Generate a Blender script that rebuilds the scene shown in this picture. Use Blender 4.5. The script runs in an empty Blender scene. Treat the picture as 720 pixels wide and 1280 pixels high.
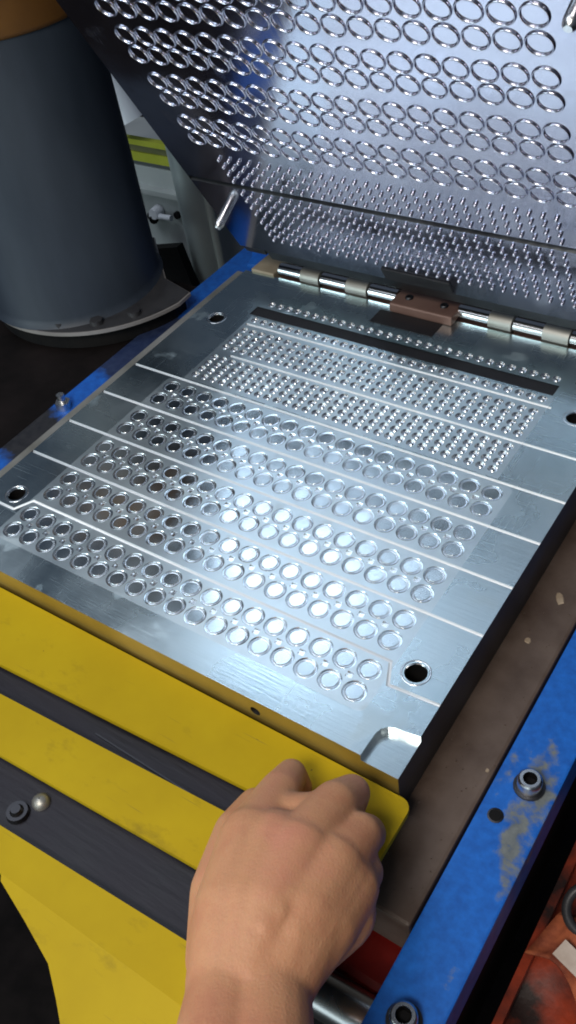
import bpy, bmesh, math, random
from mathutils import Vector, Matrix, noise
from mathutils.geometry import delaunay_2d_cdt

# ------------------------------------------------------------------ setup
S = 0.04                       # one working unit (groove pitch of the mold) = 40 mm
rnd = random.Random(7)
sc = bpy.context.scene
C = sc.collection

def V(x, y=None, z=None):
    if y is None:
        x, y, z = x
    return Vector((x * S, y * S, z * S))

# camera (solved from the grooves of the lower mold)
cd = bpy.data.cameras.new('camera')
cam = bpy.data.objects.new('camera', cd)
C.objects.link(cam)
RX = Vector((0.82545801, 0.55134936, -0.12096674))
RY = Vector((0.31751505, -0.63072354, -0.70807628))
RZ = Vector((-0.46669397, 0.54607848, -0.69569752))
m = Matrix((RX, -RY, -RZ)).transposed().to_4x4()
m.translation = V(12.16994944, -7.55255943, 10.674559)
cam.matrix_world = m
cd.sensor_fit = 'VERTICAL'
cd.sensor_height = 24.0
cd.lens = 24.0 * 1156.48823 / 1280.0
cd.clip_start = 0.01
cd.clip_end = 200
sc.camera = cam

# world: dim cool workshop ambience
w = bpy.data.worlds.new('World')
sc.world = w
w.use_nodes = True
bg = w.node_tree.nodes['Background']
bg.inputs[0].default_value = (0.36, 0.45, 0.62, 1)
bg.inputs[1].default_value = 0.11

def area(name, loc, target, sx, sy, power, col):
    l = bpy.data.lights.new(name, 'AREA')
    l.shape = 'RECTANGLE'
    l.size = sx * S
    l.size_y = sy * S
    l.energy = power
    l.color = col
    o = bpy.data.objects.new(name, l)
    C.objects.link(o)
    o.location = V(loc)
    d = V(target) - V(loc)
    o.rotation_euler = d.to_track_quat('-Z', 'Y').to_euler()
    return o

area('window_light', (-17.5, -36, 5), (3, 3, 5), 14, 10, 4.6, (0.80, 0.96, 1.0))
area('warm_fill', (10, -24, 30), (8.6, -4, 0), 16, 10, 14, (1.0, 0.93, 0.84))  # added warm fill to brighten the hand and right side, no actual fixture
area('front_fill', (-4, -46, 8), (3, 3, 4), 64, 26, 10.5, (0.80, 0.97, 1.0))  # added broad dim fill from the front to lift the mold plates
area('ceiling_light', (-13, -7, 38), (2, 1, 0), 32, 22, 9.5, (0.83, 0.90, 1.0))

sc.view_settings.view_transform = 'Standard'
sc.view_settings.look = 'None'
sc.view_settings.exposure = 0.0
sc.view_settings.gamma = 1.0
sc.render.engine = 'CYCLES'
sc.cycles.max_bounces = 8
sc.cycles.glossy_bounces = 6
sc.cycles.sample_clamp_indirect = 4.0
sc.cycles.use_denoising = True
sc.cycles.filter_width = 1.9

# ------------------------------------------------------------------ materials
def mat(name):
    mt = bpy.data.materials.new(name)
    mt.use_nodes = True
    nt = mt.node_tree
    return mt, nt, nt.nodes['Principled BSDF']

def N(nt, typ, **kw):
    n = nt.nodes.new(typ)
    for k, v in kw.items():
        setattr(n, k, v)
    return n

def coords(nt, scale=(1, 1, 1), rot=(0, 0, 0), space='Object'):
    tc = N(nt, 'ShaderNodeTexCoord')
    mp = N(nt, 'ShaderNodeMapping')
    mp.inputs['Scale'].default_value = scale
    mp.inputs['Rotation'].default_value = rot
    nt.links.new(tc.outputs[space], mp.inputs[0])
    return mp.outputs[0]

def noise_tex(nt, vec, scale, detail=4, rough=0.55):
    n = N(nt, 'ShaderNodeTexNoise')
    n.inputs['Scale'].default_value = scale
    n.inputs['Detail'].default_value = detail
    n.inputs['Roughness'].default_value = rough
    nt.links.new(vec, n.inputs['Vector'])
    return n.outputs['Fac']

def ramp(nt, fac, stops):
    r = N(nt, 'ShaderNodeValToRGB')
    e = r.color_ramp.elements
    while len(e) < len(stops):
        e.new(0.5)
    for i, (p, c) in enumerate(stops):
        e[i].position = p
        e[i].color = (c[0], c[1], c[2], 1) if not isinstance(c, (int, float)) else (c, c, c, 1)
    nt.links.new(fac, r.inputs[0])
    return r.outputs[0]

def bump(nt, b, h, strength, dist):
    n = N(nt, 'ShaderNodeBump')
    n.inputs['Strength'].default_value = strength
    n.inputs['Distance'].default_value = dist
    nt.links.new(h, n.inputs['Height'])
    nt.links.new(n.outputs[0], b.inputs['Normal'])
    return n

def metal(name, c0, c1, r0, r1, streak=(1, 1, 1), nscale=60, bstr=0.12, bdist=0.0004, metallic=1.0, scratch=0.0):
    mt, nt, b = mat(name)
    v = coords(nt, streak)
    f = noise_tex(nt, v, nscale, 5)
    f2 = noise_tex(nt, coords(nt), 18, 3)
    nt.links.new(ramp(nt, f2, [(0.3, c0), (0.7, c1)]), b.inputs['Base Color'])
    mr = N(nt, 'ShaderNodeMapRange')
    mr.inputs['From Min'].default_value = 0.3
    mr.inputs['From Max'].default_value = 0.7
    mr.inputs['To Min'].default_value = r0
    mr.inputs['To Max'].default_value = r1
    nt.links.new(f2, mr.inputs['Value'])
    rough = mr.outputs[0]
    if scratch:
        for scl, rot, th in (((2, 150, 2), .35, .66), ((150, 2, 2), -.2, .68), ((4, 4, 4), 0, .60)):
            sn = noise_tex(nt, coords(nt, scl, (0, 0, rot)), 7, 3, 0.6)
            k = ramp(nt, sn, [(th, 0.0), (th + .06, scratch)])
            ad = N(nt, 'ShaderNodeMath', operation='ADD')
            nt.links.new(rough, ad.inputs[0])
            nt.links.new(k, ad.inputs[1])
            rough = ad.outputs[0]
    nt.links.new(rough, b.inputs['Roughness'])
    b.inputs['Metallic'].default_value = metallic
    if bstr:
        bump(nt, b, f, bstr, bdist)
    return mt

def paint(name, c0, c1, rough=0.5, nscale=20, lo=0.35, hi=0.65, bstr=0.15, bdist=0.0006, spec=0.5, streak=(1, 1, 1)):
    mt, nt, b = mat(name)
    f = noise_tex(nt, coords(nt, streak), nscale, 6, 0.6)
    nt.links.new(ramp(nt, f, [(lo, c0), (hi, c1)]), b.inputs['Base Color'])
    b.inputs['Roughness'].default_value = rough
    b.inputs['Specular IOR Level'].default_value = spec
    if bstr:
        bump(nt, b, f, bstr, bdist)
    return mt

M = {}
M['plate'] = metal('ground aluminium', (0.60, 0.74, 0.78), (0.69, 0.81, 0.84), 0.19, 0.33, (4, 60, 30), 12, 0.16, 0.0004, scratch=0.16)
M['insert'] = metal('milled aluminium', (0.70, 0.81, 0.85), (0.80, 0.90, 0.92), 0.32, 0.44, (1, 1, 1), 140, 0.15, 0.0004, scratch=0.12)
M['bright'] = metal('cut aluminium edge', (0.86, 0.90, 0.93), (0.90, 0.93, 0.95), 0.16, 0.24, bstr=0)
M['disc'] = metal('polished cavity floor', (0.60, 0.70, 0.74), (0.72, 0.81, 0.84), 0.14, 0.25, bstr=0.05, nscale=90)
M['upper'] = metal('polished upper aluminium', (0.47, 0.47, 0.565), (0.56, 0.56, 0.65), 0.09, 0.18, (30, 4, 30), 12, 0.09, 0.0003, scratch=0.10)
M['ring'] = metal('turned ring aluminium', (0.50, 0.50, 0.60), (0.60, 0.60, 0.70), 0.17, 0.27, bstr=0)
M['groove'] = metal('rough groove', (0.74, 0.79, 0.83), (0.84, 0.88, 0.91), 0.42, 0.58, bstr=0, metallic=0.6)
M['dark_metal'] = metal('oily dark steel', (0.05, 0.05, 0.055), (0.10, 0.10, 0.11), 0.35, 0.55, nscale=80)
M['steel'] = metal('zinc steel', (0.62, 0.63, 0.64), (0.78, 0.78, 0.78), 0.22, 0.35, nscale=90)
M['chrome'] = metal('bright pin steel', (0.85, 0.85, 0.85), (0.92, 0.92, 0.92), 0.14, 0.22, bstr=0)
M['knuckle'] = metal('weathered knuckle', (0.36, 0.35, 0.30), (0.52, 0.52, 0.50), 0.4, 0.55, nscale=60, metallic=0.8)
M['brown_steel'] = metal('rusty brown steel', (0.17, 0.09, 0.07), (0.26, 0.16, 0.13), 0.4, 0.6, nscale=70, metallic=0.4)
M['tan'] = paint('tan worn steel', (0.22, 0.18, 0.12), (0.34, 0.29, 0.21), 0.5)
M['black_rubber'] = paint('black rubber', (0.006, 0.006, 0.008), (0.014, 0.014, 0.017), 0.55)
M['black'] = paint('black void steel', (0.004, 0.004, 0.005), (0.010, 0.009, 0.009), 0.7, spec=0.2)
M['mold_side'] = metal('dark mold side', (0.07, 0.075, 0.085), (0.13, 0.14, 0.15), 0.35, 0.5, (1, 1, 12), 30, 0.2, 0.0006, 1.0)
M['mold_front'] = metal('mold front', (0.36, 0.25, 0.05), (0.50, 0.36, 0.09), 0.34, 0.48, (1, 1, 14), 30, 0.15, 0.0004, 0.6)
def yellow_material():
    mt, nt, b = mat('yellow enamel')
    f = noise_tex(nt, coords(nt), 9, 5, 0.6)
    base = ramp(nt, f, [(0.3, (0.42, 0.285, 0.003)), (0.7, (0.52, 0.37, 0.005))])
    # greasy smudges and thin scratches in the paint
    g = noise_tex(nt, coords(nt, (1, 2.2, 1), (0, 0, .5)), 16, 6, 0.7)
    gm = ramp(nt, g, [(0.58, 0.0), (0.75, 0.55)])
    sc1 = noise_tex(nt, coords(nt, (2, 90, 2), (0, 0, -.25)), 9, 2, 0.5)
    sm = ramp(nt, sc1, [(0.70, 0.0), (0.73, 0.5)])
    ch = noise_tex(nt, coords(nt), 130, 3, 0.6)
    cm = ramp(nt, ch, [(0.74, 0.0), (0.76, 0.9)])
    out = base
    for msk, colr in ((gm, (0.16, 0.11, 0.012)), (sm, (0.22, 0.16, 0.03)), (cm, (0.06, 0.045, 0.02))):
        mx = N(nt, 'ShaderNodeMix', data_type='RGBA')
        nt.links.new(msk, mx.inputs['Factor'])
        nt.links.new(out, mx.inputs['A'])
        mx.inputs['B'].default_value = (*colr, 1)
        out = mx.outputs['Result']
    nt.links.new(out, b.inputs['Base Color'])
    b.inputs['Roughness'].default_value = 0.5
    b.inputs['Specular IOR Level'].default_value = 0.18
    bump(nt, b, f, 0.06, 0.0006)
    return mt
M['yellow'] = yellow_material()
M['slot'] = metal('blue black steel', (0.007, 0.006, 0.010), (0.018, 0.016, 0.026), 0.38, 0.55, (1, 8, 8), 30, 0.3, 0.0008, 0.2)
M['bed'] = paint('oily brown bed', (0.065, 0.040, 0.028), (0.15, 0.11, 0.088), 0.42, 26, 0.3, 0.72, 0.25, 0.0006, 0.5)
M['column'] = paint('dark grey enamel', (0.018, 0.026, 0.040), (0.036, 0.048, 0.068), 0.5, 14, bstr=0.08, streak=(1, 1, 0.25))
M['flange'] = paint('dark flange', (0.022, 0.022, 0.025), (0.042, 0.042, 0.046), 0.45, 30)
M['edge_highlight'] = metal('flange edge highlight', (0.30, 0.28, 0.27), (0.42, 0.40, 0.39), 0.45, 0.6, bstr=0, metallic=0.5)  # rim highlight painted in as a paler edge colour
M['orange'] = paint('orange enamel', (0.085, 0.032, 0.004), (0.15, 0.062, 0.006), 0.6, 12)
M['red'] = paint('oily red paint', (0.022, 0.009, 0.007), (0.42, 0.050, 0.014), 0.5, 24, 0.40, 0.66, 0.6, 0.002)
M['red_block'] = paint('red enamel', (0.18, 0.006, 0.004), (0.34, 0.014, 0.008), 0.4, 40)
M['floor'] = paint('dark oily floor', (0.004, 0.003, 0.003), (0.011, 0.008, 0.008), 0.7, 20, spec=0.12)
M['pale'] = paint('pale cabinet enamel', (0.42, 0.45, 0.45), (0.50, 0.53, 0.52), 0.5, 12, bstr=0.03)
M['white'] = paint('white plastic', (0.80, 0.82, 0.88), (0.84, 0.86, 0.90), 0.35, 12, bstr=0)
M['lime'] = paint('yellow green strip', (0.40, 0.44, 0.03), (0.52, 0.55, 0.06), 0.5, 20)
M['olive'] = paint('olive strip', (0.12, 0.13, 0.05), (0.2, 0.2, 0.09), 0.5, 20)
M['tube'] = metal('galvanised tube', (0.50, 0.58, 0.58), (0.62, 0.70, 0.70), 0.4, 0.5, (8, 8, 1), 30, metallic=0.5)
M['rag'] = paint('orange rag', (0.16, 0.030, 0.012), (0.60, 0.16, 0.06), 0.8, 28, 0.38, 0.62)
M['paper'] = paint('torn label', (0.5, 0.40, 0.33), (0.68, 0.58, 0.5), 0.7, 60)
M['flake'] = paint('pale paint flake', (0.30, 0.22, 0.15), (0.46, 0.37, 0.27), 0.6, 60)

def blue_material():
    mt, nt, b = mat('worn blue paint')
    v = coords(nt, (1, 0.45, 1))
    f = noise_tex(nt, v, 13, 4, 0.55)
    f2 = noise_tex(nt, coords(nt), 160, 4, 0.6)
    ad = N(nt, 'ShaderNodeMath', operation='MULTIPLY_ADD')
    nt.links.new(f2, ad.inputs[0])
    ad.inputs[1].default_value = 0.16
    nt.links.new(f, ad.inputs[2])
    mask = ramp(nt, ad.outputs[0], [(0.685, 0.0), (0.73, 1.0)])
    blue = ramp(nt, f2, [(0.3, (0.008, 0.10, 0.44)), (0.7, (0.012, 0.16, 0.64))])
    grey = ramp(nt, f2, [(0.3, (0.10, 0.12, 0.13)), (0.7, (0.20, 0.22, 0.22))])
    mx = N(nt, 'ShaderNodeMix', data_type='RGBA')
    nt.links.new(mask, mx.inputs['Factor'])
    nt.links.new(blue, mx.inputs['A'])
    nt.links.new(grey, mx.inputs['B'])
    nt.links.new(mx.outputs['Result'], b.inputs['Base Color'])
    b.inputs['Roughness'].default_value = 0.45
    bump(nt, b, ad.outputs[0], 0.25, 0.0008)
    return mt
M['blue'] = blue_material()
def patchy_blue():
    mt, nt, b = mat('patchy blue paint')
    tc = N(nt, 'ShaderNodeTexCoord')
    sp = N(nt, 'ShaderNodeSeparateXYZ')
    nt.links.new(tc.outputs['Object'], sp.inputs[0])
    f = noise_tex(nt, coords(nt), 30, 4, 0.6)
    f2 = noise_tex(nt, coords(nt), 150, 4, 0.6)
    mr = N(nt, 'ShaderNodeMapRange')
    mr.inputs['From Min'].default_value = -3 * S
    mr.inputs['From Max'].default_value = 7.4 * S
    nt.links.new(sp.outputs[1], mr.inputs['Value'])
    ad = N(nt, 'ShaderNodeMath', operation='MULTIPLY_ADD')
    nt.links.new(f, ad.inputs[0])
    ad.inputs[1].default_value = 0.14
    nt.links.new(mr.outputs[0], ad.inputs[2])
    # dark patches at fixed places along the rail, edges broken by noise
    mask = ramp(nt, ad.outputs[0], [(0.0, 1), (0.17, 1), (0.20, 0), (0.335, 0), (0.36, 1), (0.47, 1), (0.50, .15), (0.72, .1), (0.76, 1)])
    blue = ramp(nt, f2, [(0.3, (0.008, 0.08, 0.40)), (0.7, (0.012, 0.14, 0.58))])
    dark_patch = ramp(nt, f2, [(0.3, (0.012, 0.013, 0.018)), (0.7, (0.03, 0.03, 0.034))])
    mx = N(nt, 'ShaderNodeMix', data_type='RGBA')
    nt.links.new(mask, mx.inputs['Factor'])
    nt.links.new(dark_patch, mx.inputs['A'])
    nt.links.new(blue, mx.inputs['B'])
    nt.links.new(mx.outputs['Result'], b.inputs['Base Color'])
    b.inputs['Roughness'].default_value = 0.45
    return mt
M['patchy_blue'] = patchy_blue()

def skin_material():
    mt, nt, b = mat('skin')
    f = noise_tex(nt, coords(nt), 26, 5, 0.6)
    f2 = noise_tex(nt, coords(nt), 300, 6, 0.7)
    nt.links.new(ramp(nt, f, [(0.28, (0.53, 0.22, 0.125)), (0.50, (0.62, 0.31, 0.165)), (0.72, (0.63, 0.27, 0.17))]), b.inputs['Base Color'])
    b.inputs['Roughness'].default_value = 0.55
    b.inputs['Subsurface Weight'].default_value = 0.2
    b.inputs['Subsurface Radius'].default_value = (0.006, 0.002, 0.001)
    b.inputs['Subsurface Scale'].default_value = 0.5
    vo = N(nt, 'ShaderNodeTexVoronoi', feature='DISTANCE_TO_EDGE')
    vo.inputs['Scale'].default_value = 620
    nt.links.new(coords(nt, (1, 0.6, 1)), vo.inputs['Vector'])
    ad = N(nt, 'ShaderNodeMath', operation='ADD')
    nt.links.new(f2, ad.inputs[0])
    nt.links.new(vo.outputs['Distance'], ad.inputs[1])
    bump(nt, b, ad.outputs[0], 0.35, 0.0005)
    return mt
M['skin'] = skin_material()

# ------------------------------------------------------------------ mesh helpers
class MB:
    """collects faces in working units"""
    def __init__(self):
        self.v, self.f, self.mi, self.sm = [], [], [], []
    def add(self, vs, fs, mi=0, smooth=False):
        o = len(self.v)
        self.v += [tuple(p) for p in vs]
        for f in fs:
            self.f.append(tuple(i + o for i in f))
            self.mi.append(mi)
            self.sm.append(smooth)
    def box(self, x0, x1, y0, y1, z0, z1, mi=0):
        vs = [(x, y, z) for z in (z0, z1) for y in (y0, y1) for x in (x0, x1)]
        self.add(vs, [(0, 2, 3, 1), (4, 5, 7, 6), (0, 1, 5, 4), (2, 6, 7, 3), (0, 4, 6, 2), (1, 3, 7, 5)], mi)
    def tube(self, a, b, ra, rb=None, seg=16, caps=True, mi=0):
        rb = ra if rb is None else rb
        a, b = Vector(a), Vector(b)
        q = (b - a).to_track_quat('Z', 'Y')
        vs = []
        for p, r in ((a, ra), (b, rb)):
            for i in range(seg):
                t = 2 * math.pi * i / seg
                vs.append(p + q @ Vector((r * math.cos(t), r * math.sin(t), 0)))
        self.add(vs, [(i, (i + 1) % seg, seg + (i + 1) % seg, seg + i) for i in range(seg)], mi, True)
        if caps:
            self.add(vs[:seg], [tuple(range(seg))[::-1]], mi)
            self.add(vs[seg:], [tuple(range(seg))], mi)
    def lathe(self, strips, seg=24, c=(0, 0, 0)):
        """strips: list of (profile [(r,z)...], material, smooth)"""
        for prof, mi, smooth in strips:
            vs, fs = [], []
            for r, z in prof:
                for i in range(seg):
                    t = 2 * math.pi * i / seg
                    vs.append((c[0] + r * math.cos(t), c[1] + r * math.sin(t), c[2] + z))
            for k in range(len(prof) - 1):
                for i in range(seg):
                    j = (i + 1) % seg
                    fs.append((k * seg + i, k * seg + j, (k + 1) * seg + j, (k + 1) * seg + i))
            self.add(vs, fs, mi, smooth)
    def disc(self, r, z, seg=24, mi=0, c=(0, 0)):
        self.add([(c[0] + r * math.cos(2 * math.pi * i / seg), c[1] + r * math.sin(2 * math.pi * i / seg), z) for i in range(seg)],
                 [tuple(range(seg))], mi)
    def mesh(self, name, mats):
        me = bpy.data.meshes.new(name)
        me.from_pydata([(x * S, y * S, z * S) for x, y, z in self.v], [], self.f)
        for mm in (mats if isinstance(mats, (list, tuple)) else [mats]):
            me.materials.append(mm)
        me.polygons.foreach_set('material_index', self.mi)
        me.polygons.foreach_set('use_smooth', self.sm)
        me.update()
        return me

def link(name, me, parent=None, loc=None, rot=None):
    o = bpy.data.objects.new(name, me)
    C.objects.link(o)
    if parent:
        o.parent = parent
    if loc is not None:
        o.location = V(loc)
    if rot is not None:
        o.rotation_euler = rot
    return o

def build(name, mb, mats, parent=None, loc=None, rot=None, bevel=0, recalc=True):
    me = mb.mesh(name, mats)
    if recalc or bevel:
        bm = bmesh.new()
        bm.from_mesh(me)
        if bevel:
            bmesh.ops.remove_doubles(bm, verts=bm.verts, dist=1e-6)
            es = [e for e in bm.edges if len(e.link_faces) == 2 and e.calc_face_angle(0) > 0.6]
            bmesh.ops.bevel(bm, geom=es, offset=bevel * S, segments=2, profile=0.6, affect='EDGES', clamp_overlap=True)
        if recalc:
            bmesh.ops.recalc_face_normals(bm, faces=bm.faces)
        bm.to_mesh(me)
        bm.free()
    return link(name, me, parent, loc, rot)

def thing(name, label, cat, loc=(0, 0, 0), rot=(0, 0, 0), group=None):
    o = bpy.data.objects.new(name, None)
    o.empty_display_size = 0.02
    C.objects.link(o)
    o.location = V(loc)
    o.rotation_euler = rot
    return tag(o, label, cat, group)

def tag(o, label, cat, group=None):
    o['label'] = label
    o['category'] = cat
    if group:
        o['group'] = group
    return o

def circle(cx, cy, r, n):
    return [(cx + r * math.cos(2 * math.pi * i / n), cy + r * math.sin(2 * math.pi * i / n)) for i in range(n)]

def inside_poly(p, poly):
    x, y = p
    c = False
    n = len(poly)
    for i in range(n):
        x1, y1 = poly[i]
        x2, y2 = poly[i - 1]
        if (y1 > y) != (y2 > y) and x < (x2 - x1) * (y - y1) / (y2 - y1) + x1:
            c = not c
    return c

def sheet(outer, loops):
    """triangulate a sheet with every loop as a constraint; returns verts2d, tris"""
    pts, edges = [], []
    for lp in [outer] + loops:
        o = len(pts)
        pts += [Vector(p) for p in lp]
        edges += [(o + i, o + (i + 1) % len(lp)) for i in range(len(lp))]
    vs, es, fs, *_ = delaunay_2d_cdt(pts, edges, [], 0, 1e-5)
    return vs, fs

def polyline_channel(pts, wd):
    """offset outline of an open polyline (list of left pts, list of right pts)"""
    L, R_ = [], []
    n = len(pts)
    for i in range(n):
        p = Vector(pts[i])
        d0 = (p - Vector(pts[i - 1])).normalized() if i else None
        d1 = (Vector(pts[i + 1]) - p).normalized() if i < n - 1 else None
        d0 = d0 or d1
        d1 = d1 or d0
        n0 = Vector((-d0.y, d0.x))
        n1 = Vector((-d1.y, d1.x))
        mm = (n0 + n1).normalized()
        k = wd / 2 / max(0.4, mm.dot(n0))
        L.append(tuple(p + mm * k))
        R_.append(tuple(p - mm * k))
    return L, R_

# ------------------------------------------------------------------ setting: floor
fl = MB()
fl.box(-160, 160, -160, 160, -20.5, -20)
o = build('floor', fl, M['floor'])
o['kind'] = 'structure'

# ------------------------------------------------------------------ press bed and rails
bed = thing('press_bed', 'oily brown steel press bed lying under the open mold', 'machine bed', (4.4, 2, -1))
b = MB()
b.box(-1.05 - 4.4, 9.72 - 4.4, -3.75 - 2, 9.0 - 2, -0.9, 0)
build('bed_plate', b, M['bed'], bed, bevel=0.05)
b = MB()
b.box(-1.0 - 4.4, 8.6 - 4.4, -3.4 - 2, 8.8 - 2, -19, -0.92)
build('frame', b, M['black'], bed)

def socket_bolt(parent, x, y, z, r=0.165, h=0.22):
    p = MB()
    p.lathe([([(r * 1.3, 0), (r * 1.3, 0.025)], 0, True), ([(r * 1.3, 0.025), (r * 0.9, 0.025)], 0, False)], 20)
    wsh = build('washer', p, M['dark_metal'], parent, (x, y, z))
    p = MB()
    p.lathe([([(r, 0.03), (r, h - 0.03), (r - 0.03, h)], 0, True), ([(r - 0.03, h), (r * 0.58, h)], 0, False)], 20)
    p.lathe([([(r * 0.58, h), (r * 0.55, h - 0.12)], 1, False)], 6)
    p.disc(r * 0.55, h - 0.12, 6, 1)
    return build('bolt', p, [M['steel'], M['black']], parent, (x, y, z))

rail = thing('blue_rail', 'worn blue painted rail with socket bolts right of the brown bed', 'rail', (10.18, 0, -0.95))
b = MB()
b.box(-0.41, 0.41, -9.0, 9.0, -0.8, 0)
build('beam', b, M['blue'], rail, bevel=0.03)
socket_bolt(rail, 0.04, -1.32, 0)
socket_bolt(rail, 0.0, -4.72, 0)
p = MB()
p.lathe([([(0.11, 0.006), (0.085, 0.012)], 0, False), ([(0.085, 0.012), (0.07, -0.0)], 1, True)], 16)
p.disc(0.08, 0.004, 16, 1)
build('plug_hole', p, [M['dark_metal'], M['black']], rail, (-0.17, -1.92, 0))
b = MB()
b.box(-0.33, 0.33, -9.0, 9.0, -3.2, -0.82)
build('web', b, M['floor'], rail)

rail2 = thing('blue_rail', 'blue painted rail with one hex bolt between dark column and mold', 'rail', (-1.55, 2, -0.95))
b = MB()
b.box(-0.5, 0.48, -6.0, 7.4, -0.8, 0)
build('beam', b, M['patchy_blue'], rail2, bevel=0.03)
p = MB()
p.tube((0, 0, 0), (0, 0, 0.16), 0.17, seg=6)
p.tube((0, 0, 0.16), (0, 0, 0.34), 0.085, seg=12)
build('bolt', p, M['steel'], rail2, (-0.2, 0.05, 0))
b = MB()
b.box(-9.5, -2.08, -6, 7.2, -1.9, -1.02)
build('side_table', b, M['floor'], None)
o = bpy.data.objects['side_table']
tag(o, 'dark brown machine table under the round column flange', 'machine table')

# blue corner tab at the far end of the left rail
b = MB()
b.box(-0.35, 0.35, -0.05, 0.05, 0, 0.9)
b.box(-0.35, 0.35, -0.5, 0.05, -0.1, 0.0)
o = build('blue_bracket', b, M['blue'], None, (-1.0, 8.7, -0.7), (0, 0, 0.3), bevel=0.02)
tag(o, 'small blue angle bracket behind the far left mold corner', 'bracket')

# paint flakes on the bed
for (x, y, r, a, lab) in ((9.32, 1.95, 0.075, 0.5, 'long pale paint flake, largest of those on the brown bed'),
                          (9.22, 0.95, 0.06, 1.2, 'round pale flake next to the mold side on the brown bed'),
                          (9.63, -1.35, 0.03, 0.2, 'tiny pale flake near the upper bolt of the blue rail')):
    p = MB()
    n = 9
    pts = [(r * (0.75 + 0.4 * rnd.random()) * math.cos(2 * math.pi * i / n), (1.9 if 'long' in lab else 1.1) * r * (0.75 + 0.4 * rnd.random()) * math.sin(2 * math.pi * i / n)) for i in range(n)]
    p.add([(x_, y_, 0.002) for x_, y_ in pts] + [(x_ * 0.8, y_ * 0.8, 0.018) for x_, y_ in pts],
          [(i, (i + 1) % n, n + (i + 1) % n, n + i) for i in range(n)] + [tuple(range(n, 2 * n))])
    tag(build('paint_flake', p, M['flake'], None, (x, y, -1), (0, 0, a)), lab, 'paint flake')

cr = MB()
for k in range(130):
    x, y, r = rnd.uniform(8.95, 9.7), rnd.uniform(-3.6, 5.5), rnd.uniform(.006, .022)
    cr.add([(x + r * math.cos(a) * rnd.uniform(.7, 1.3), y + r * math.sin(a) * rnd.uniform(.7, 1.3), -1.0) for a in (0, 2.1, 4.2)] + [(x, y, -1.0 + r)],
           [(0, 1, 3), (1, 2, 3), (2, 0, 3)])
o = build('rubber_crumbs', cr, M['bed'], None)
o['kind'] = 'stuff'
tag(o, 'fine dark crumbs scattered along the brown bed', 'crumbs')

# ------------------------------------------------------------------ lower mold
X0, X1, Y0, Y1, T = -0.25, 8.9, -2.48, 6.95, 1.0
lower = thing('lower_mold', 'open aluminium lower mold half with rows of round cavities', 'mold', (4.4, 2, -T))
LO = Vector((-4.4, -2, T))               # from world units to the mold's local units

CX = [0.97 + 0.4006 * k for k in range(18)]
CY = []
for g in (-2, -1, 0, 1, 2):
    a_, b_ = (0.30, 0.705)
    if g == -2:
        a_, b_ = 0.325, 0.735
    if g == -1:
        a_, b_ = 0.32, 0.745
    CY += [g + a_, g + b_]
SX = [1.16 + 0.22 * k for k in range(30)]
SY = [3.25, 3.46, 3.67, 3.88, 4.27, 4.49, 4.71, 4.93, 5.33, 5.97]
RO, RS = 0.180, 0.090
GW = 0.056

grooves = []
for g, xa, xb in ((0, X0, X1), (1, X0, X1), (2, X0, X1), (3, X0, X1), (4.05, 1.42, X1), (5.14, 1.05, 7.78)):
    grooves.append([(xa, g), (xb, g)])
grooves.append([(X0, -1.31), (0.60, -1.31), (0.78, -0.99), (7.97, -1.0), (8.13, -1.36), (X1, -1.32)])
chan = [polyline_channel(g, GW) for g in grooves]
loc_holes = [(0.36, -1.0), (0.32, 5.07), (8.37, -1.0), (8.26, 5.06)]
RH = 0.165
pocket = [(X1, Y0), (X1, -1.86), (8.70, -1.89), (8.56, -1.90), (8.46, -1.94), (8.39, -2.01), (8.36, -2.12), (8.35, Y0)]
bar = [(0.90, 5.48), (7.67, 5.48), (7.67, 5.79), (0.90, 5.79)]
insert_lp = []
ix0, ix1, iy0, iy1 = 0.72, 8.06, -1.93, 2.96
for (cx_, cy_, a0) in ((ix1 - .12, iy1 - .12, 0), (ix0 + .12, iy1 - .12, 90), (ix0 + .12, iy0 + .12, 180), (ix1 - .12, iy0 + .12, 270)):
    for k in range(5):
        t = math.radians(a0 + k * 22.5)
        insert_lp.append((cx_ + .12 * math.cos(t), cy_ + .12 * math.sin(t)))
vents = [(CX[k] + 0.2, (CY[2 * r] + CY[2 * r + 1]) / 2) for r in range(5) for k in range(17)]
VW = 0.05

loops = [insert_lp, pocket, bar, [(1.0, 3.06), (7.72, 3.06), (7.72, 5.42), (1.0, 5.42)]]
for Lp, Rp in chan:
    loops.append(Lp + Rp[::-1])
loops += [circle(x, y, RH, 24) for x, y in loc_holes]
loops += [circle(x, y, RO, 26) for x in CX for y in CY]
loops += [circle(x, y, RS, 10) for x in SX for y in SY]
loops += [[(x - VW, y - VW), (x + VW, y - VW), (x + VW, y + VW), (x - VW, y + VW)] for x, y in vents]
outer = [(X0, Y0), (X1, Y0), (X1, Y1), (X0, Y1)]
vs, fs = sheet(outer, loops)

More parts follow.
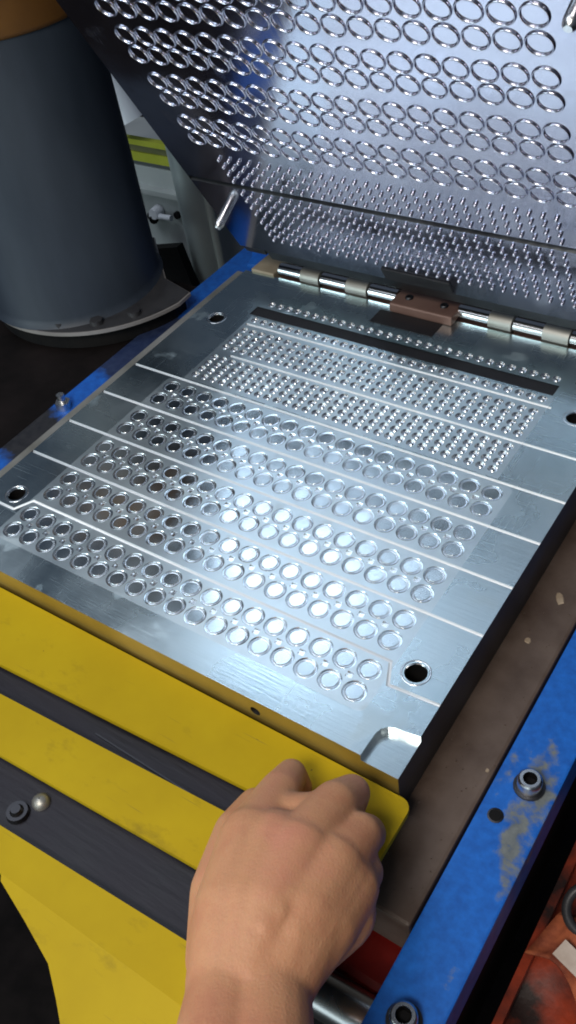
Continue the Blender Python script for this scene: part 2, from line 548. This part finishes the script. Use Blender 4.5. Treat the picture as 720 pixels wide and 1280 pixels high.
def classify(p):
    x, y = p
    if inside_poly(p, pocket) or (bar[0][0] < x < bar[1][0] and bar[0][1] < y < bar[2][1]):
        return None
    for g, (Lp, Rp) in zip(grooves, chan):
        if len(g) == 2:
            if abs(y - g[0][1]) < GW / 2 and g[0][0] < x < g[1][0]:
                return None
        elif -1.6 < y < -0.8 and inside_poly(p, Lp + Rp[::-1]):
            return None
    for hx, hy in loc_holes:
        if (x - hx) ** 2 + (y - hy) ** 2 < RH * RH:
            return None
    k = round((x - CX[0]) / 0.4006)
    if 0 <= k < 18:
        for cy in CY:
            if (x - CX[k]) ** 2 + (y - cy) ** 2 < (RO - 0.0006) ** 2:
                return None
    k = round((x - SX[0]) / 0.22)
    if 0 <= k < 30:
        for cy in SY:
            if (x - SX[k]) ** 2 + (y - cy) ** 2 < RS * RS:
                return None
    k = round((x - CX[0] - 0.2) / 0.4006)
    if 0 <= k < 17:
        for r in range(5):
            if abs(x - CX[k] - 0.2) < VW and abs(y - (CY[2 * r] + CY[2 * r + 1]) / 2) < VW:
                return None
    if 1.0 < x < 7.72 and 3.06 < y < 5.42:
        return 'insert'
    return 'insert' if inside_poly(p, insert_lp) else 'plate'

top, ins = MB(), MB()
tv = [(v.x + LO.x, v.y + LO.y, LO.z) for v in vs]
top.v = list(tv)
ins.v = list(tv)
for f in fs:
    c_ = (sum(vs[i].x for i in f) / len(f), sum(vs[i].y for i in f) / len(f))
    k = classify(c_)
    if k:
        t_ = top if k == 'plate' else ins
        t_.f.append(tuple(f))
        t_.mi.append(0)
        t_.sm.append(False)

def drop_loose(me):
    bm = bmesh.new()
    bm.from_mesh(me)
    bmesh.ops.delete(bm, geom=[v for v in bm.verts if not v.link_faces], context='VERTS')
    for f in bm.faces:
        if f.normal.z < 0:
            f.normal_flip()
    bm.to_mesh(me)
    bm.free()

# the sides of the block (front, right, back, left, underside) with the pry pocket cut in
zt = LO.z
def sidequad(mb, a_, b_, z0, z1, mi):
    mb.add([(a_[0] + LO.x, a_[1] + LO.y, z0), (b_[0] + LO.x, b_[1] + LO.y, z0), (b_[0] + LO.x, b_[1] + LO.y, z1), (a_[0] + LO.x, a_[1] + LO.y, z1)], [(0, 1, 2, 3)], mi)
pz = zt - 0.13
n0 = len(top.f)
fh = (6.62, zt - .28, .085)
fv, ff_ = sheet([(X0, 0), (8.35, 0), (8.35, zt), (X0, zt)], [circle(fh[0], fh[1], fh[2], 14)])
for f in ff_:
    cx_, cz_ = sum(fv[i].x for i in f) / 3, sum(fv[i].y for i in f) / 3
    if (cx_ - fh[0]) ** 2 + (cz_ - fh[1]) ** 2 > fh[2] ** 2:
        top.add([(fv[i].x + LO.x, Y0 + LO.y, fv[i].y) for i in f], [(0, 1, 2)], 2)
sidequad(top, (8.35, Y0), (X1, Y0), 0, pz, 2)
sidequad(top, (X1, Y0), (X1, -1.86), 0, pz, 1)
sidequad(top, (X1, -1.86), (X1, Y1), 0, zt, 1)
sidequad(top, (X1, Y1), (X0, Y1), 0, zt, 1)
sidequad(top, (X0, Y1), (X0, Y0), 0, zt, 1)
me = top.mesh('plate', [M['plate'], M['mold_side'], M['mold_front']])
drop_loose(me)
link('plate', me, lower)
me = ins.mesh('cavity_insert', [M['insert']])
drop_loose(me)
link('cavity_insert', me, lower)

# pry pocket
p = MB()
pl = [(x + LO.x, y + LO.y) for x, y in pocket]
p.add([(x, y, pz) for x, y in pl], [tuple(range(len(pl)))], 0)
for i in range(1, len(pl) - 1):
    a_, b_ = pl[i], pl[i + 1]
    p.add([(a_[0], a_[1], zt), (b_[0], b_[1], zt), (b_[0], b_[1], pz), (a_[0], a_[1], pz)], [(0, 1, 2, 3)], 1, True)
build('pry_pocket', p, [M['plate'], M['bright']], lower, recalc=False)

# grooves: V channels
for g, (Lp, Rp) in zip(grooves, chan):
    p = MB()
    n = len(g)
    vv = []
    prof = [(0.0, 0.0), (0.22, -0.028), (0.5, -0.036), (0.78, -0.028), (1.0, 0.0)]
    for i in range(n):
        a_, b_ = Vector(Lp[i]), Vector(Rp[i])
        for t, dz in prof:
            q = a_.lerp(b_, t)
            vv.append((q.x + LO.x, q.y + LO.y, zt + dz))
    k = len(prof)
    ff = [(i * k + j, i * k + j + 1, (i + 1) * k + j + 1, (i + 1) * k + j) for i in range(n - 1) for j in range(k - 1)]
    p.add(vv, ff, 0, True)
    build('groove', p, M['groove'], lower, recalc=False)

# black strip lying in its slot
p = MB()
bx0, bx1, by0, by1 = bar[0][0] + LO.x, bar[1][0] + LO.x, bar[0][1] + LO.y, bar[2][1] + LO.y
p.add([(bx0, by0, zt), (bx1, by0, zt), (bx1, by1, zt), (bx0, by1, zt), (bx0, by0, zt - .12), (bx1, by0, zt - .12), (bx1, by1, zt - .12), (bx0, by1, zt - .12)],
      [(0, 1, 5, 4), (1, 2, 6, 5), (2, 3, 7, 6), (3, 0, 4, 7), (4, 5, 6, 7)])
build('strip_slot', p, M['mold_side'], lower, recalc=False)
p = MB()
p.box(bx0 + .015, bx1 - .015, by0 + .015, by1 - .015, zt - .11, zt - .005)
build('black_strip', p, M['black_rubber'], lower, bevel=0.012)

# locating holes
for i, (hx, hy) in enumerate(loc_holes):
    p = MB()
    p.lathe([([(RH, 0), (RH - .012, -.02)], 0, True), ([(RH - .012, -.02), (RH - .02, -.75)], 1, True)], 24)
    p.disc(RH - .02, -.75, 24, 1)
    build('locating_hole', p, [M['bright'], M['black']], lower, (hx + LO.x, hy + LO.y, zt), recalc=False)
    p = MB()
    p.lathe([([(RH + .055, .001), (RH + .05, .006), (RH + .03, .006), (RH + .025, .001)], 0, True)], 24)
    build('hole_rim', p, [M['bright']], lower, (hx + LO.x, hy + LO.y, zt), recalc=False)

# large ring cavities
p = MB()
p.lathe([([(RO, 0), (0.174, -0.010)], 1, False),
         ([(0.174, -0.010), (0.158, -0.012)], 0, False),
         ([(0.158, -0.012), (0.152, -0.040), (0.140, -0.046), (0.130, -0.038), (0.125, -0.010), (0.119, -0.004)], 1, True),
         ([(0.119, -0.004), (0.06, -0.004)], 0, False)], 28)
p.disc(0.06, -0.004, 28, 0)
cav_me = p.mesh('cavity', [M['disc'], M['bright']])
for y in CY:
    for x in CX:
        link('cavity', cav_me, lower, (x + LO.x, y + LO.y, zt),
             (rnd.gauss(0, 0.010), rnd.gauss(0, 0.010), rnd.random() * 6.28))
# small cavities
p = MB()
p.lathe([([(RS, 0), (RS - .012, -.02), (0.062, -.045)], 0, True), ([(0.062, -.045), (0.046, -0.022), (0.030, -0.012)], 0, True)], 12)
p.disc(0.030, -0.012, 12, 0)
sm_me = p.mesh('small_cavity', [M['bright']])
for y in SY:
    for x in SX:
        link('small_cavity', sm_me, lower, (x + LO.x, y + LO.y, zt), (rnd.gauss(0, .02), rnd.gauss(0, .02), 0))
# square vent pockets between the cavities, one mesh
p = MB()
for x, y in vents:
    x += LO.x
    y += LO.y
    q = [(x - VW, y - VW), (x + VW, y - VW), (x + VW, y + VW), (x - VW, y + VW)]
    k = 0.7
    r_ = [(x + (a_ - x) * k, y + (b_ - y) * k) for a_, b_ in q]
    p.add([(a_, b_, zt) for a_, b_ in q] + [(a_, b_, zt - .03) for a_, b_ in r_],
          [(i, (i + 1) % 4, 4 + (i + 1) % 4, 4 + i) for i in range(4)] + [(4, 5, 6, 7)])
o = build('vent_pocket', p, M['bright'], lower, recalc=False)
o['kind'] = 'stuff'

# small threaded hole in the front face
p = MB()
p.lathe([([(0.085, 0), (0.07, -0.02), (0.065, -.2)], 0, True)], 14)
p.disc(0.065, -.2, 14, 0)
build('front_hole', p, [M['black']], lower, (6.62 + LO.x, Y0 + LO.y, zt - 0.28), (math.radians(90), 0, 0), recalc=False)

# hinge leaf, knuckles, pins on the lower mold
HY, HZ = 7.15, 0.10
p = MB()
p.box(X0 + .8 + LO.x, X1 + LO.x, Y1 + LO.y + .003, Y1 + LO.y + .5, 0, zt - .12)
build('hinge_leaf', p, M['brown_steel'], lower, bevel=.02)
def hx(u, v):      # X where the pixel's ray meets the hinge axis height
    d = RX * ((u - 360) / 1156.49) + RY * ((v - 640) / 1156.49) + RZ
    t = (HZ - 10.674559) / d.z
    return 12.16994944 + d.x * t
pins = [((350, 338), (378, 344)), ((404, 349), (434, 357)), ((464, 363), (499, 370)), ((574, 390), (612, 400)), ((644, 406), (682, 413)), ((716, 422), (750, 430))]
knk = [((379, 344), (402, 349)), ((436, 357), (462, 363)), ((613, 400), (642, 406)), ((683, 413), (715, 421))]
for a_, b_ in pins:
    p = MB()
    p.tube((hx(*a_) + LO.x, HY + LO.y, HZ + zt), (hx(*b_) + LO.x, HY + LO.y, HZ + zt), 0.145, seg=20)
    build('hinge_pin', p, M['chrome'], lower, bevel=0)
for a_, b_ in knk:
    p = MB()
    xa, xb = hx(*a_) + LO.x, hx(*b_) + LO.x
    p.tube((xa, HY + LO.y, HZ + zt), (xb, HY + LO.y, HZ + zt), 0.185, seg=20)
    p.box(xa, xb, HY + LO.y - .12, HY + LO.y + .14, zt - .4, zt + .05)
    kn = build('hinge_knuckle', p, M['knuckle'], lower)
    p = MB()
    xm = (xa + xb) / 2
    p.tube((xm, HY + LO.y - .30, zt - .10), (xm, HY + LO.y - .17, zt - .06), 0.05, seg=10)
    build('grease_nipple', p, M['steel'], kn)
p = MB()
p.box(X0 - .20 + LO.x, X0 - .004 + LO.x, Y0 + LO.y, 6.9 + LO.y, .3, zt - .03)
build('edge_strip', p, M['knuckle'], lower, bevel=.02)
# tan block at the far left corner
p = MB()
p.box(-0.10 + LO.x, 0.52 + LO.x, 6.96 + LO.y, 7.75 + LO.y, .1, zt + .06)
build('corner_block', p, M['tan'], lower, bevel=.03)
# dark recess plate behind the middle block
xa, xb = hx(500, 370), hx(576, 390)
p = MB()
p.box(xa + LO.x, xb + LO.x, 6.72 + LO.y, 7.35 + LO.y, zt + .004, zt + .22)
lb = build('latch_block', p, M['brown_steel'], lower, bevel=.04)
for fx in (.22, .78):
    p = MB()
    p.lathe([([(.085, 0), (.085, .03), (.07, .045)], 0, True), ([(.07, .045), (.04, .045)], 0, False), ([(.04, .045), (.035, .01)], 1, False)], 14)
    p.disc(.035, .01, 14, 1)
    build('screw', p, [M['dark_metal'], M['black']], lb, (xa + (xb - xa) * fx + LO.x, 7.03 + LO.y, zt + .22))
p = MB()
p.box(xa - .2 + LO.x, xb - .2 + LO.x, 6.25 + LO.y, 6.72 + LO.y, zt + .003, zt + .012)
build('latch_pad', p, M['black_rubber'], lower)

# ------------------------------------------------------------------ upper mold
TH = 2.08356955
def upl(Y):
    return (3.38461044 - Y * math.cos(TH), 6.51356314 - Y * math.sin(TH))
uy, uz = upl(7.3)
upper = thing('upper_mold', 'tilted open upper mold half with raised rings facing down', 'mold', (0.103, uy, uz), (TH, 0, 0))
def ul(Y):
    return 7.3 - Y
ux0, ux1, ub, ut = -0.05, 8.95, ul(6.45), ul(-2.5)
p = MB()
gy = ul(4.08)
# face sheet split by the dark groove between the pin rows; slab sides and back
p.add([(ux0, ub, 0), (ux1, ub, 0), (ux1, gy - .07, 0), (ux0, gy - .07, 0)], [(0, 1, 2, 3)])
p.add([(ux0, gy + .07, 0), (ux1, gy + .07, 0), (ux1, ut, 0), (ux0, ut, 0)], [(0, 1, 2, 3)])
p.add([(ux0, gy - .07, 0), (ux1, gy - .07, 0), (ux1, gy - .04, -.1), (ux0, gy - .04, -.1), (ux1, gy + .04, -.1), (ux0, gy + .04, -.1), (ux1, gy + .07, 0), (ux0, gy + .07, 0)],
      [(0, 1, 2, 3), (3, 2, 4, 5), (5, 4, 6, 7)], 1)
td = -0.9
p.add([(ux0, ub, 0), (ux1, ub, 0), (ux1, ut, 0), (ux0, ut, 0), (ux0, ub, td), (ux1, ub, td), (ux1, ut, td), (ux0, ut, td)],
      [(0, 4, 5, 1), (1, 5, 6, 2), (2, 6, 7, 3), (3, 7, 4, 0), (7, 6, 5, 4)], 1)
build('plate', p, [M['upper'], M['mold_side']], upper, recalc=False)
# hinge arm strip under the plate
p = MB()
p.box(.55, ux1, ul(6.9), ul(6.47), -.5, -.06)
build('hinge_leaf', p, M['mold_side'], upper, bevel=.02)
p = MB()
p.box(-.05, .5, ul(6.75), ul(6.47), -.6, -.05)
build('corner_lug', p, M['dark_metal'], upper, bevel=.02)
# dark pocket above the middle block
p = MB()
p.box(xa + .0, xb + .05, ul(6.40), ul(6.02), 0.004, 0.04)
build('latch_pad', p, M['black_rubber'], upper, bevel=.01)
# rings
p = MB()
p.lathe([([(0.191, 0), (0.187, 0.018), (0.178, 0.030), (0.168, 0.029), (0.160, 0.018), (0.156, 0.0)], 0, True)], 26)
ring_me = p.mesh('ring', [M['ring']])
for y in CY[1:]:
    for x in CX:
        link('ring', ring_me, upper, (x, ul(y), 0), (rnd.gauss(0, .01), rnd.gauss(0, .01), 0))
# pins
p = MB()
p.lathe([([(0.040, 0), (0.038, 0.045), (0.029, 0.062), (0.013, 0.068)], 0, True)], 10)
p.disc(.013, .068, 10, 0)
pin_me = p.mesh('small_pin', [M['ring']])
PY = SY[:8] + [5.20, 5.41, 5.62, 5.83]
for y in PY[:10]:
    for x in SX:
        link('small_pin', pin_me, upper, (x, ul(y), 0))
p = MB()
for y in PY[10:]:
    for x in SX:
        p.lathe([([(0.040, 0), (0.038, 0.045), (0.029, 0.062), (0.013, 0.068)], 0, True)], 8, (x, ul(y), 0))
        p.disc(.013, .068, 8, 0, (x, ul(y)))
o = build('pin_rows', p, M['ring'], upper, recalc=False)
o['kind'] = 'stuff'
# guide pins
for gx_, gy_ in loc_holes:
    p = MB()
    p.lathe([([(0.10, 0), (0.10, .32), (0.085, .40), (0.05, .44)], 0, True)], 20)
    p.disc(.05, .44, 20)
    build('guide_pin', p, M['steel'], upper, (gx_, ul(gy_), 0), recalc=False)

# ------------------------------------------------------------------ yellow guard plate
guard = thing('striped_guard_plate', 'yellow metal guard plate with two long dark slots under the hand', 'guard plate', (4.6, -4, -0.4))
GO = Vector((-4.6, 4, 0))
gx0, gx1, gy0, gy1 = -1.0, 9.15, -6.03, -2.55
def slot_poly(xa, xb, ya, wd, sl):
    f_ = lambda x: ya + sl * (x - xa)
    return [(xa, f_(xa)), (xb, f_(xb)), (xb, f_(xb) + wd), (xa, f_(xa) + wd)]
s1 = slot_poly(0.2, 8.75, -4.20, .41, .047)
s2 = slot_poly(0.2, 8.75, -5.75, .79, .042)
rc = 0.16
outer = [(gx0, gy0), (gx1, gy0)] + [(gx1 - rc + rc * math.cos(t), gy1 - rc + rc * math.sin(t)) for t in [math.pi / 2 * k / 5 for k in range(6)]] + [(gx0, gy1)]
vs, fs = sheet(outer, [s1, s2])
p = MB()
th = .10
for f in fs:
    c_ = (sum(vs[i].x for i in f) / 3, sum(vs[i].y for i in f) / 3)
    if inside_poly(c_, outer) and not inside_poly(c_, s1) and not inside_poly(c_, s2):
        p.add([(vs[i].x + GO.x, vs[i].y + GO.y, 0) for i in f], [(0, 1, 2)])
        p.add([(vs[i].x + GO.x, vs[i].y + GO.y, -th) for i in f], [(2, 1, 0)])
for lp in (outer, s1, s2):
    q = [(x + GO.x, y + GO.y) for x, y in lp]
    n = len(q)
    for i in range(n):
        a_, b_ = q[i], q[(i + 1) % n]
        p.add([(a_[0], a_[1], 0), (b_[0], b_[1], 0), (b_[0], b_[1], -th), (a_[0], a_[1], -th)], [(0, 1, 2, 3)])
me = p.mesh('yellow_sheet', [M['yellow']])
bm = bmesh.new()
bm.from_mesh(me)
bmesh.ops.remove_doubles(bm, verts=bm.verts, dist=1e-6)
bmesh.ops.recalc_face_normals(bm, faces=bm.faces)
bm.to_mesh(me)
bm.free()
link('yellow_sheet', me, guard)
# gently bent front apron with its left corner cut away
tl = math.tan(math.radians(10))
ap = [(9.15, gy0), (9.15, -9.0)] + [(8.6, -9.0), (7.16, -7.13), (6.92, -6.90), (6.71, -6.74), (6.36, -6.50), (5.75, -6.29), (5.14, -6.10)] + [(5.08, gy0)]
p = MB()
n = len(ap)
p.add([(x + GO.x, y + GO.y, (y - gy0) * tl) for x, y in ap] + [(x + GO.x, y + GO.y, (y - gy0) * tl - .1) for x, y in ap],
      [tuple(range(n))[::-1], tuple(range(n, 2 * n))] + [(i, (i + 1) % n, n + (i + 1) % n, n + i) for i in range(n)])
build('bent_apron', p, M['yellow'], guard)
# dark plates seen through the slots
p = MB()
p.box(-.5 + GO.x, 9.0 + GO.x, -5.95 + GO.y, -3.0 + GO.y, -.30, -.17)
build('backing_plate', p, M['slot'], guard)
p = MB()
p.tube((0, 0, 0), (0, 0, .07), .17, .15, 18)
p.tube((0, 0, .07), (0, 0, .13), .10, .07, 14)
build('screw', p, M['dark_metal'], guard, (4.55 + GO.x, -5.28 + GO.y, -.17))
p = MB()
p.lathe([([(.13, 0), (.12, .06), (.07, .10), (.01, .115)], 0, True)], 12)
build('grey_stud', p, M['knuckle'], guard, (4.72 + GO.x, -5.0 + GO.y, -.17))
p = MB()
p.box(-.9, .9, -.012, .012, 0, .02)
build('crease', p, M['dark_metal'], guard, (5.55 + GO.x, -3.83 + GO.y, -.17), (0, 0, -.03))

# ------------------------------------------------------------------ dark column at the left
col = thing('press_column', 'thick dark grey press column with orange top and bolted flange', 'column', (-4.5, 5.55, -1.0))
p = MB()
p.lathe([([(2.16, .55), (2.11, .62), (2.06, .75), (2.05, 3.5), (2.00, 6.6)], 0, True)], 64)
build('body', p, M['column'], col, recalc=False)
p = MB()
p.lathe([([(2.00, 6.6), (2.05, 6.63), (2.07, 6.7), (2.07, 8.6), (2.04, 8.7), (2.0, 8.72)], 0, True)], 64)
build('orange_sleeve', p, M['orange'], col, recalc=False)
p = MB()
p.lathe([([(2.0, 8.72), (2.0, 15)], 0, True)], 64)
p.disc(2.0, 15, 64)
build('upper_body', p, M['column'], col, recalc=False)
fo = [(-4.3 + 2.97 * math.cos(math.radians(a)), 6.4 + 2.97 * math.sin(math.radians(a))) for a in range(-200, -8, 4)] + [(-1.42, 6.22), (-2.4, 6.5), (-4.0, 8.0)]
fo = [(x + 4.5, y - 5.55) for x, y in fo]
def prism(mb, pts, z0, z1, k=1.0, mi=0):
    n = len(pts)
    mb.add([(x, y, z0) for x, y in pts] + [(x, y, z1) for x, y in pts],
           [(i, (i + 1) % n, n + (i + 1) % n, n + i) for i in range(n)] + [tuple(range(n))[::-1], tuple(range(n, 2 * n))], mi)
p = MB()
prism(p, fo, .46, .54, 1, 1)
prism(p, [(x * .985, y * .985) for x, y in fo], .541, .56)
build('flange', p, [M['flange'], M['edge_highlight']], col)
p = MB()
prism(p, [(x * .94 - .05, y * .94 + .05) for x, y in fo], .0, .40)
build('pedestal', p, M['black'], col)
for k in range(6):
    a = math.radians(-128 + 19 * k)
    p = MB()
    p.tube((0, 0, 0), (0, 0, .10), .17, .16, 6)
    build('flange_bolt', p, M['flange'], col, (.2 + 2.66 * math.cos(a), .85 + 2.66 * math.sin(a), .56))

# ------------------------------------------------------------------ background between column and upper mold
YB = 12.0
def onY(u, v, y):
    d = RX * ((u - 360) / 1156.49) + RY * ((v - 640) / 1156.49) + RZ
    t = (y + 7.55255943) / d.y
    return Vector((12.16994944 + d.x * t, y, 10.674559 + d.z * t))
cab = thing('pale_cabinet', 'pale grey machine cabinet with a small valve behind the column', 'cabinet', (-8, YB, -6))
p = MB()
p.box(-4, 1.7, 0, 3, -2, 5.1)
build('body', p, M['pale'], cab, bevel=.04)
p = MB()
p.box(-4, 1.72, -.25, 3, 4.3, 4.5)
build('ledge', p, M['pale'], cab, bevel=.03)
q = onY(200, 262, YB) - Vector((-8, YB, -6))
p = MB()
p.tube((q.x, -.02, q.z), (q.x, -.35, q.z), .20, .17, 14)
p.tube((q.x - .2, -.25, q.z - .1), (q.x + .65, -.25, q.z - .05), .09, seg=10)
build('valve', p, M['white'], cab)
p = MB()
p.tube((q.x - .32, -.1, q.z - .2), (q.x - .05, -.3, q.z - .2), .15, seg=10)
p.tube((q.x + .75, -.02, q.z - .02), (q.x + .75, -.12, q.z - .02), .12, seg=10)
build('knob', p, M['black'], cab)
shelf = thing('striped_shelf_edge', 'yellow and olive edged shelf above the pale cabinet', 'shelf', (-8, YB, -0.9))
za = onY(190, 196, YB).z + .9
p = MB()
p.box(-4, 1.6, -.1, .1, za - .16, za + .12)
build('yellow_strip', p, M['lime'], shelf)
p = MB()
p.box(-4, 1.55, -.05, .1, za + .13, za + .34)
build('olive_strip', p, M['olive'], shelf)
p = MB()
p.box(-3, 1.6, -.12, .1, za + .35, za + .52)
build('upper_strip', p, M['lime'], shelf)
a_, b_ = onY(130, 85, YB), onY(166, 150, YB)
p = MB()
d_ = (b_ - a_)
p.tube((0, 0, 0), tuple(d_), .42, .52, 20)
p.tube(tuple(d_ * -.6), (0, 0, 0), .2, .42, 20)
o = build('white_bottle', p, M['white'], None, tuple(a_))
tag(o, 'tilted white plastic bottle hanging behind the dark column', 'bottle')
a_, b_ = onY(232, 205, 11.4), onY(259, 330, 11.4)
p = MB()
ext = (b_ - a_) * .5
p.tube(tuple(a_ - ext * 1), tuple(b_ + ext), .46, seg=28)
p.tube(tuple(a_ - ext + Vector((.45, .1, 0))), tuple(b_ + ext + Vector((.45, .1, 0))), .14, seg=16)
o = build('silver_tube', p, M['tube'], None)
tag(o, 'upright silver grey tube left of the upper mold', 'tube')
a_ = onY(215, 335, 10.4)
p = MB()
p.box(-1.6, .55, 0, .3, -2.0, .65)
o = build('black_panel', p, M['black'], None, tuple(a_), (0, math.radians(-14), 0))
tag(o, 'black panel below the pale cabinet beside the silver tube', 'panel')

# ------------------------------------------------------------------ lower right: tray, rag, ring; pipe and red block
tr = MB()
nx, ny = 26, 40
vv = []
for j in range(ny):
    for i in range(nx):
        x, y = 5.0 * i / (nx - 1), 9.0 * j / (ny - 1)
        vv.append((x, y, .22 * noise.noise(Vector((x * 1.6, y * 1.6, 3))) + .10 * noise.noise(Vector((x * 5, y * 5, 1)))))
tr.add(vv, [(j * nx + i, j * nx + i + 1, (j + 1) * nx + i + 1, (j + 1) * nx + i) for j in range(ny - 1) for i in range(nx - 1)], 0, True)
tr.box(-.12, 0, 0, 9, -.5, .35)
o = build('red_drip_tray', tr, M['red'], None, (10.95, -9.0, -3.3))
tag(o, 'oily red tray below the blue rail at the lower right', 'tray')
rg = MB()
vv = []
for j in range(12):
    for i in range(16):
        x, y = 1.5 * i / 15, .75 * j / 11
        vv.append((x, y + .15 * math.sin(x * 4), .16 * noise.noise(Vector((x * 3, y * 3, 8))) - .35 * max(0, .3 - x)))
rg.add(vv, [(j * 16 + i, j * 16 + i + 1, (j + 1) * 16 + i + 1, (j + 1) * 16 + i) for j in range(11) for i in range(15)], 0, True)
rag = build('orange_rag', rg, M['rag'], None, (10.86, -2.70, -2.62), (0.1, 0, -.25))
sol = rag.modifiers.new('thickness', 'SOLIDIFY')
sol.thickness = .03 * S
tag(rag, 'crumpled orange rag with a pale patch beside the blue rail', 'rag')
p = MB()
p.box(0, .5, 0, .26, 0, .02)
o = build('torn_label', p, M['paper'], None, (11.2, -2.62, -2.42), (.1, .05, -.3))
tag(o, 'pale torn label stuck on the orange rag', 'label')
p = MB()
for k in range(28):
    pass
seg, sg2 = 36, 10
vv = []
for i in range(seg):
    t = 2 * math.pi * i / seg
    for j in range(sg2):
        s_ = 2 * math.pi * j / sg2
        rr = .32 + .07 * math.cos(s_)
        vv.append((rr * math.cos(t), rr * math.sin(t), .07 * math.sin(s_)))
p.add(vv, [(i * sg2 + j, ((i + 1) % seg) * sg2 + j, ((i + 1) % seg) * sg2 + (j + 1) % sg2, i * sg2 + (j + 1) % sg2) for i in range(seg) for j in range(sg2)], 0, True)
o = build('steel_ring', p, M['flange'], None, (11.42, -1.85, -2.40), (.35, -.2, 0))
tag(o, 'dark steel ring above the orange rag at the right edge', 'ring')

p = MB()
p.tube((8.2, -4.72, -2.2), (9.95, -4.62, -2.2), .30, seg=28)
o = build('steel_pipe', p, M['steel'], None)
tag(o, 'short shiny steel pipe below the wrist and blue rail', 'pipe')
p = MB()
p.box(8.3, 9.72, -4.35, -3.55, -3.2, -2.05)
o = build('red_block', p, M['red_block'], None, bevel=.12)
tag(o, 'dark red enamelled block between the pipe and the brown bed', 'block')

# ------------------------------------------------------------------ the hand
def hp(u, v, z):
    d = RX * ((u - 360) / 1156.49) + RY * ((v - 640) / 1156.49) + RZ
    t = (z - 10.674559) / d.z
    return Vector((12.16994944 + d.x * t, -7.55255943 + d.y * t, z))

def hand():
    P = MB()
    def cap(a_, b_, ra, rb):
        n = 7
        P_ = []
        a_, b_ = Vector(a_), Vector(b_)
        d = b_ - a_
        q = d.to_track_quat('Z', 'Y')
        rings = []
        for k in range(1, 5):
            t = -math.pi / 2 + math.pi / 2 * k / 4
            rings.append((a_, ra * math.cos(t), ra * math.sin(t)))
        for k in range(0, 4):
            t = math.pi / 2 * k / 4
            rings.append((b_, rb * math.cos(t), rb * math.sin(t)))
        sg = 18
        vv = [a_ + q @ Vector((0, 0, -ra))]
        for c_, r, h in rings:
            for i in range(sg):
                t = 2 * math.pi * i / sg
                vv.append(c_ + q @ Vector((r * math.cos(t), r * math.sin(t), h)))
        vv.append(b_ + q @ Vector((0, 0, rb)))
        ff = [(0, 1 + (i + 1) % sg, 1 + i) for i in range(sg)]
        for k in range(len(rings) - 1):
            for i in range(sg):
                j = (i + 1) % sg
                ff.append((1 + k * sg + i, 1 + k * sg + j, 1 + (k + 1) * sg + j, 1 + (k + 1) * sg + i))
        L_ = 1 + (len(rings) - 1) * sg
        ff += [(L_ + i, L_ + (i + 1) % sg, len(vv) - 1) for i in range(sg)]
        P.add(vv, ff)
    def chain(pts):
        for (a_, ra), (b_, rb) in zip(pts, pts[1:]):
            cap(hp(*a_), hp(*b_), ra, rb)
    # forearm and wrist (two bones side by side give the flat section)
    chain([((266, 1500, 1.5), .66), ((274, 1360, 1.0), .54), ((290, 1235, .75), .46)])
    chain([((322, 1500, 1.5), .66), ((327, 1360, 1.0), .52), ((334, 1240, .75), .46)])
    # metacarpals, with flesh between them
    chain([((288, 1235, .75), .47), ((294, 1140, .72), .46), ((316, 1050, .60), .40)])
    chain([((312, 1230, .80), .45), ((338, 1140, .82), .46), ((374, 1066, .74), .40)])
    chain([((335, 1225, .75), .45), ((378, 1145, .76), .43), ((415, 1084, .62), .38)])
    chain([((345, 1215, .65), .45), ((400, 1150, .58), .43), ((434, 1108, .42), .37)])
    chain([((300, 1235, .78), .46), ((317, 1140, .78), .46), ((346, 1056, .66), .40)])
    chain([((345, 1220, .72), .45), ((390, 1148, .68), .42), ((424, 1098, .53), .37)])
    chain([((355, 1140, .80), .43), ((390, 1082, .64), .36)])
    # tendons and a vein on the back of the hand
    chain([((296, 1160, 1.10), .10), ((318, 1060, .93), .10)])
    chain([((330, 1160, 1.19), .10), ((374, 1072, 1.06), .10)])
    chain([((368, 1165, 1.11), .09), ((414, 1090, .93), .09)])
    chain([((318, 1200, 1.16), .07), ((352, 1140, 1.20), .06), ((350, 1100, 1.12), .06)])
    # web of skin between the first two knuckles
    chain([((352, 1022, .40), .30), ((412, 1020, .40), .28)])
    # heel of the hand on the little finger side
    chain([((358, 1195, .38), .42), ((424, 1140, .24), .42)])
    # fingers curled over the plate: knuckle -> middle joint -> tip
    chain([((316, 1050, .60), .38), ((350, 990, .28), .27), ((364, 968, .06), .205), ((374, 985, -.16), .18)])
    chain([((374, 1066, .74), .38), ((418, 1006, .44), .29), ((440, 991, .14), .235), ((436, 1014, -.16), .20)])
    chain([((415, 1084, .62), .36), ((450, 1044, .38), .27), ((459, 1042, .10), .235), ((450, 1062, -.18), .19)])
    chain([((434, 1108, .42), .36), ((452, 1090, .22), .26), ((452, 1094, .00), .22), ((444, 1108, -.2), .17)])
    # thumb pressed on the plate along the left side
    chain([((280, 1200, .50), .42), ((276, 1115, .30), .36), ((294, 1040, .08), .27), ((318, 1005, -.12), .21)])
    me = P.mesh('hand', [M['skin']])
    o = bpy.data.objects.new('person', me)
    C.objects.link(o)
    r = o.modifiers.new('remesh', 'REMESH')
    r.mode = 'VOXEL'
    r.voxel_size = .030 * S
    s_ = o.modifiers.new('smooth', 'SMOOTH')
    s_.factor = .5
    s_.iterations = 15
    dg = bpy.context.evaluated_depsgraph_get()
    me2 = bpy.data.meshes.new_from_object(o.evaluated_get(dg))
    o.modifiers.clear()
    o.data = me2
    me2.name = 'hand'
    if not me2.materials:
        me2.materials.append(M['skin'])
    me2.polygons.foreach_set('use_smooth', [True] * len(me2.polygons))
    return tag(o, 'bare hand and wrist with fingers curled on the yellow plate', 'person')
hand()
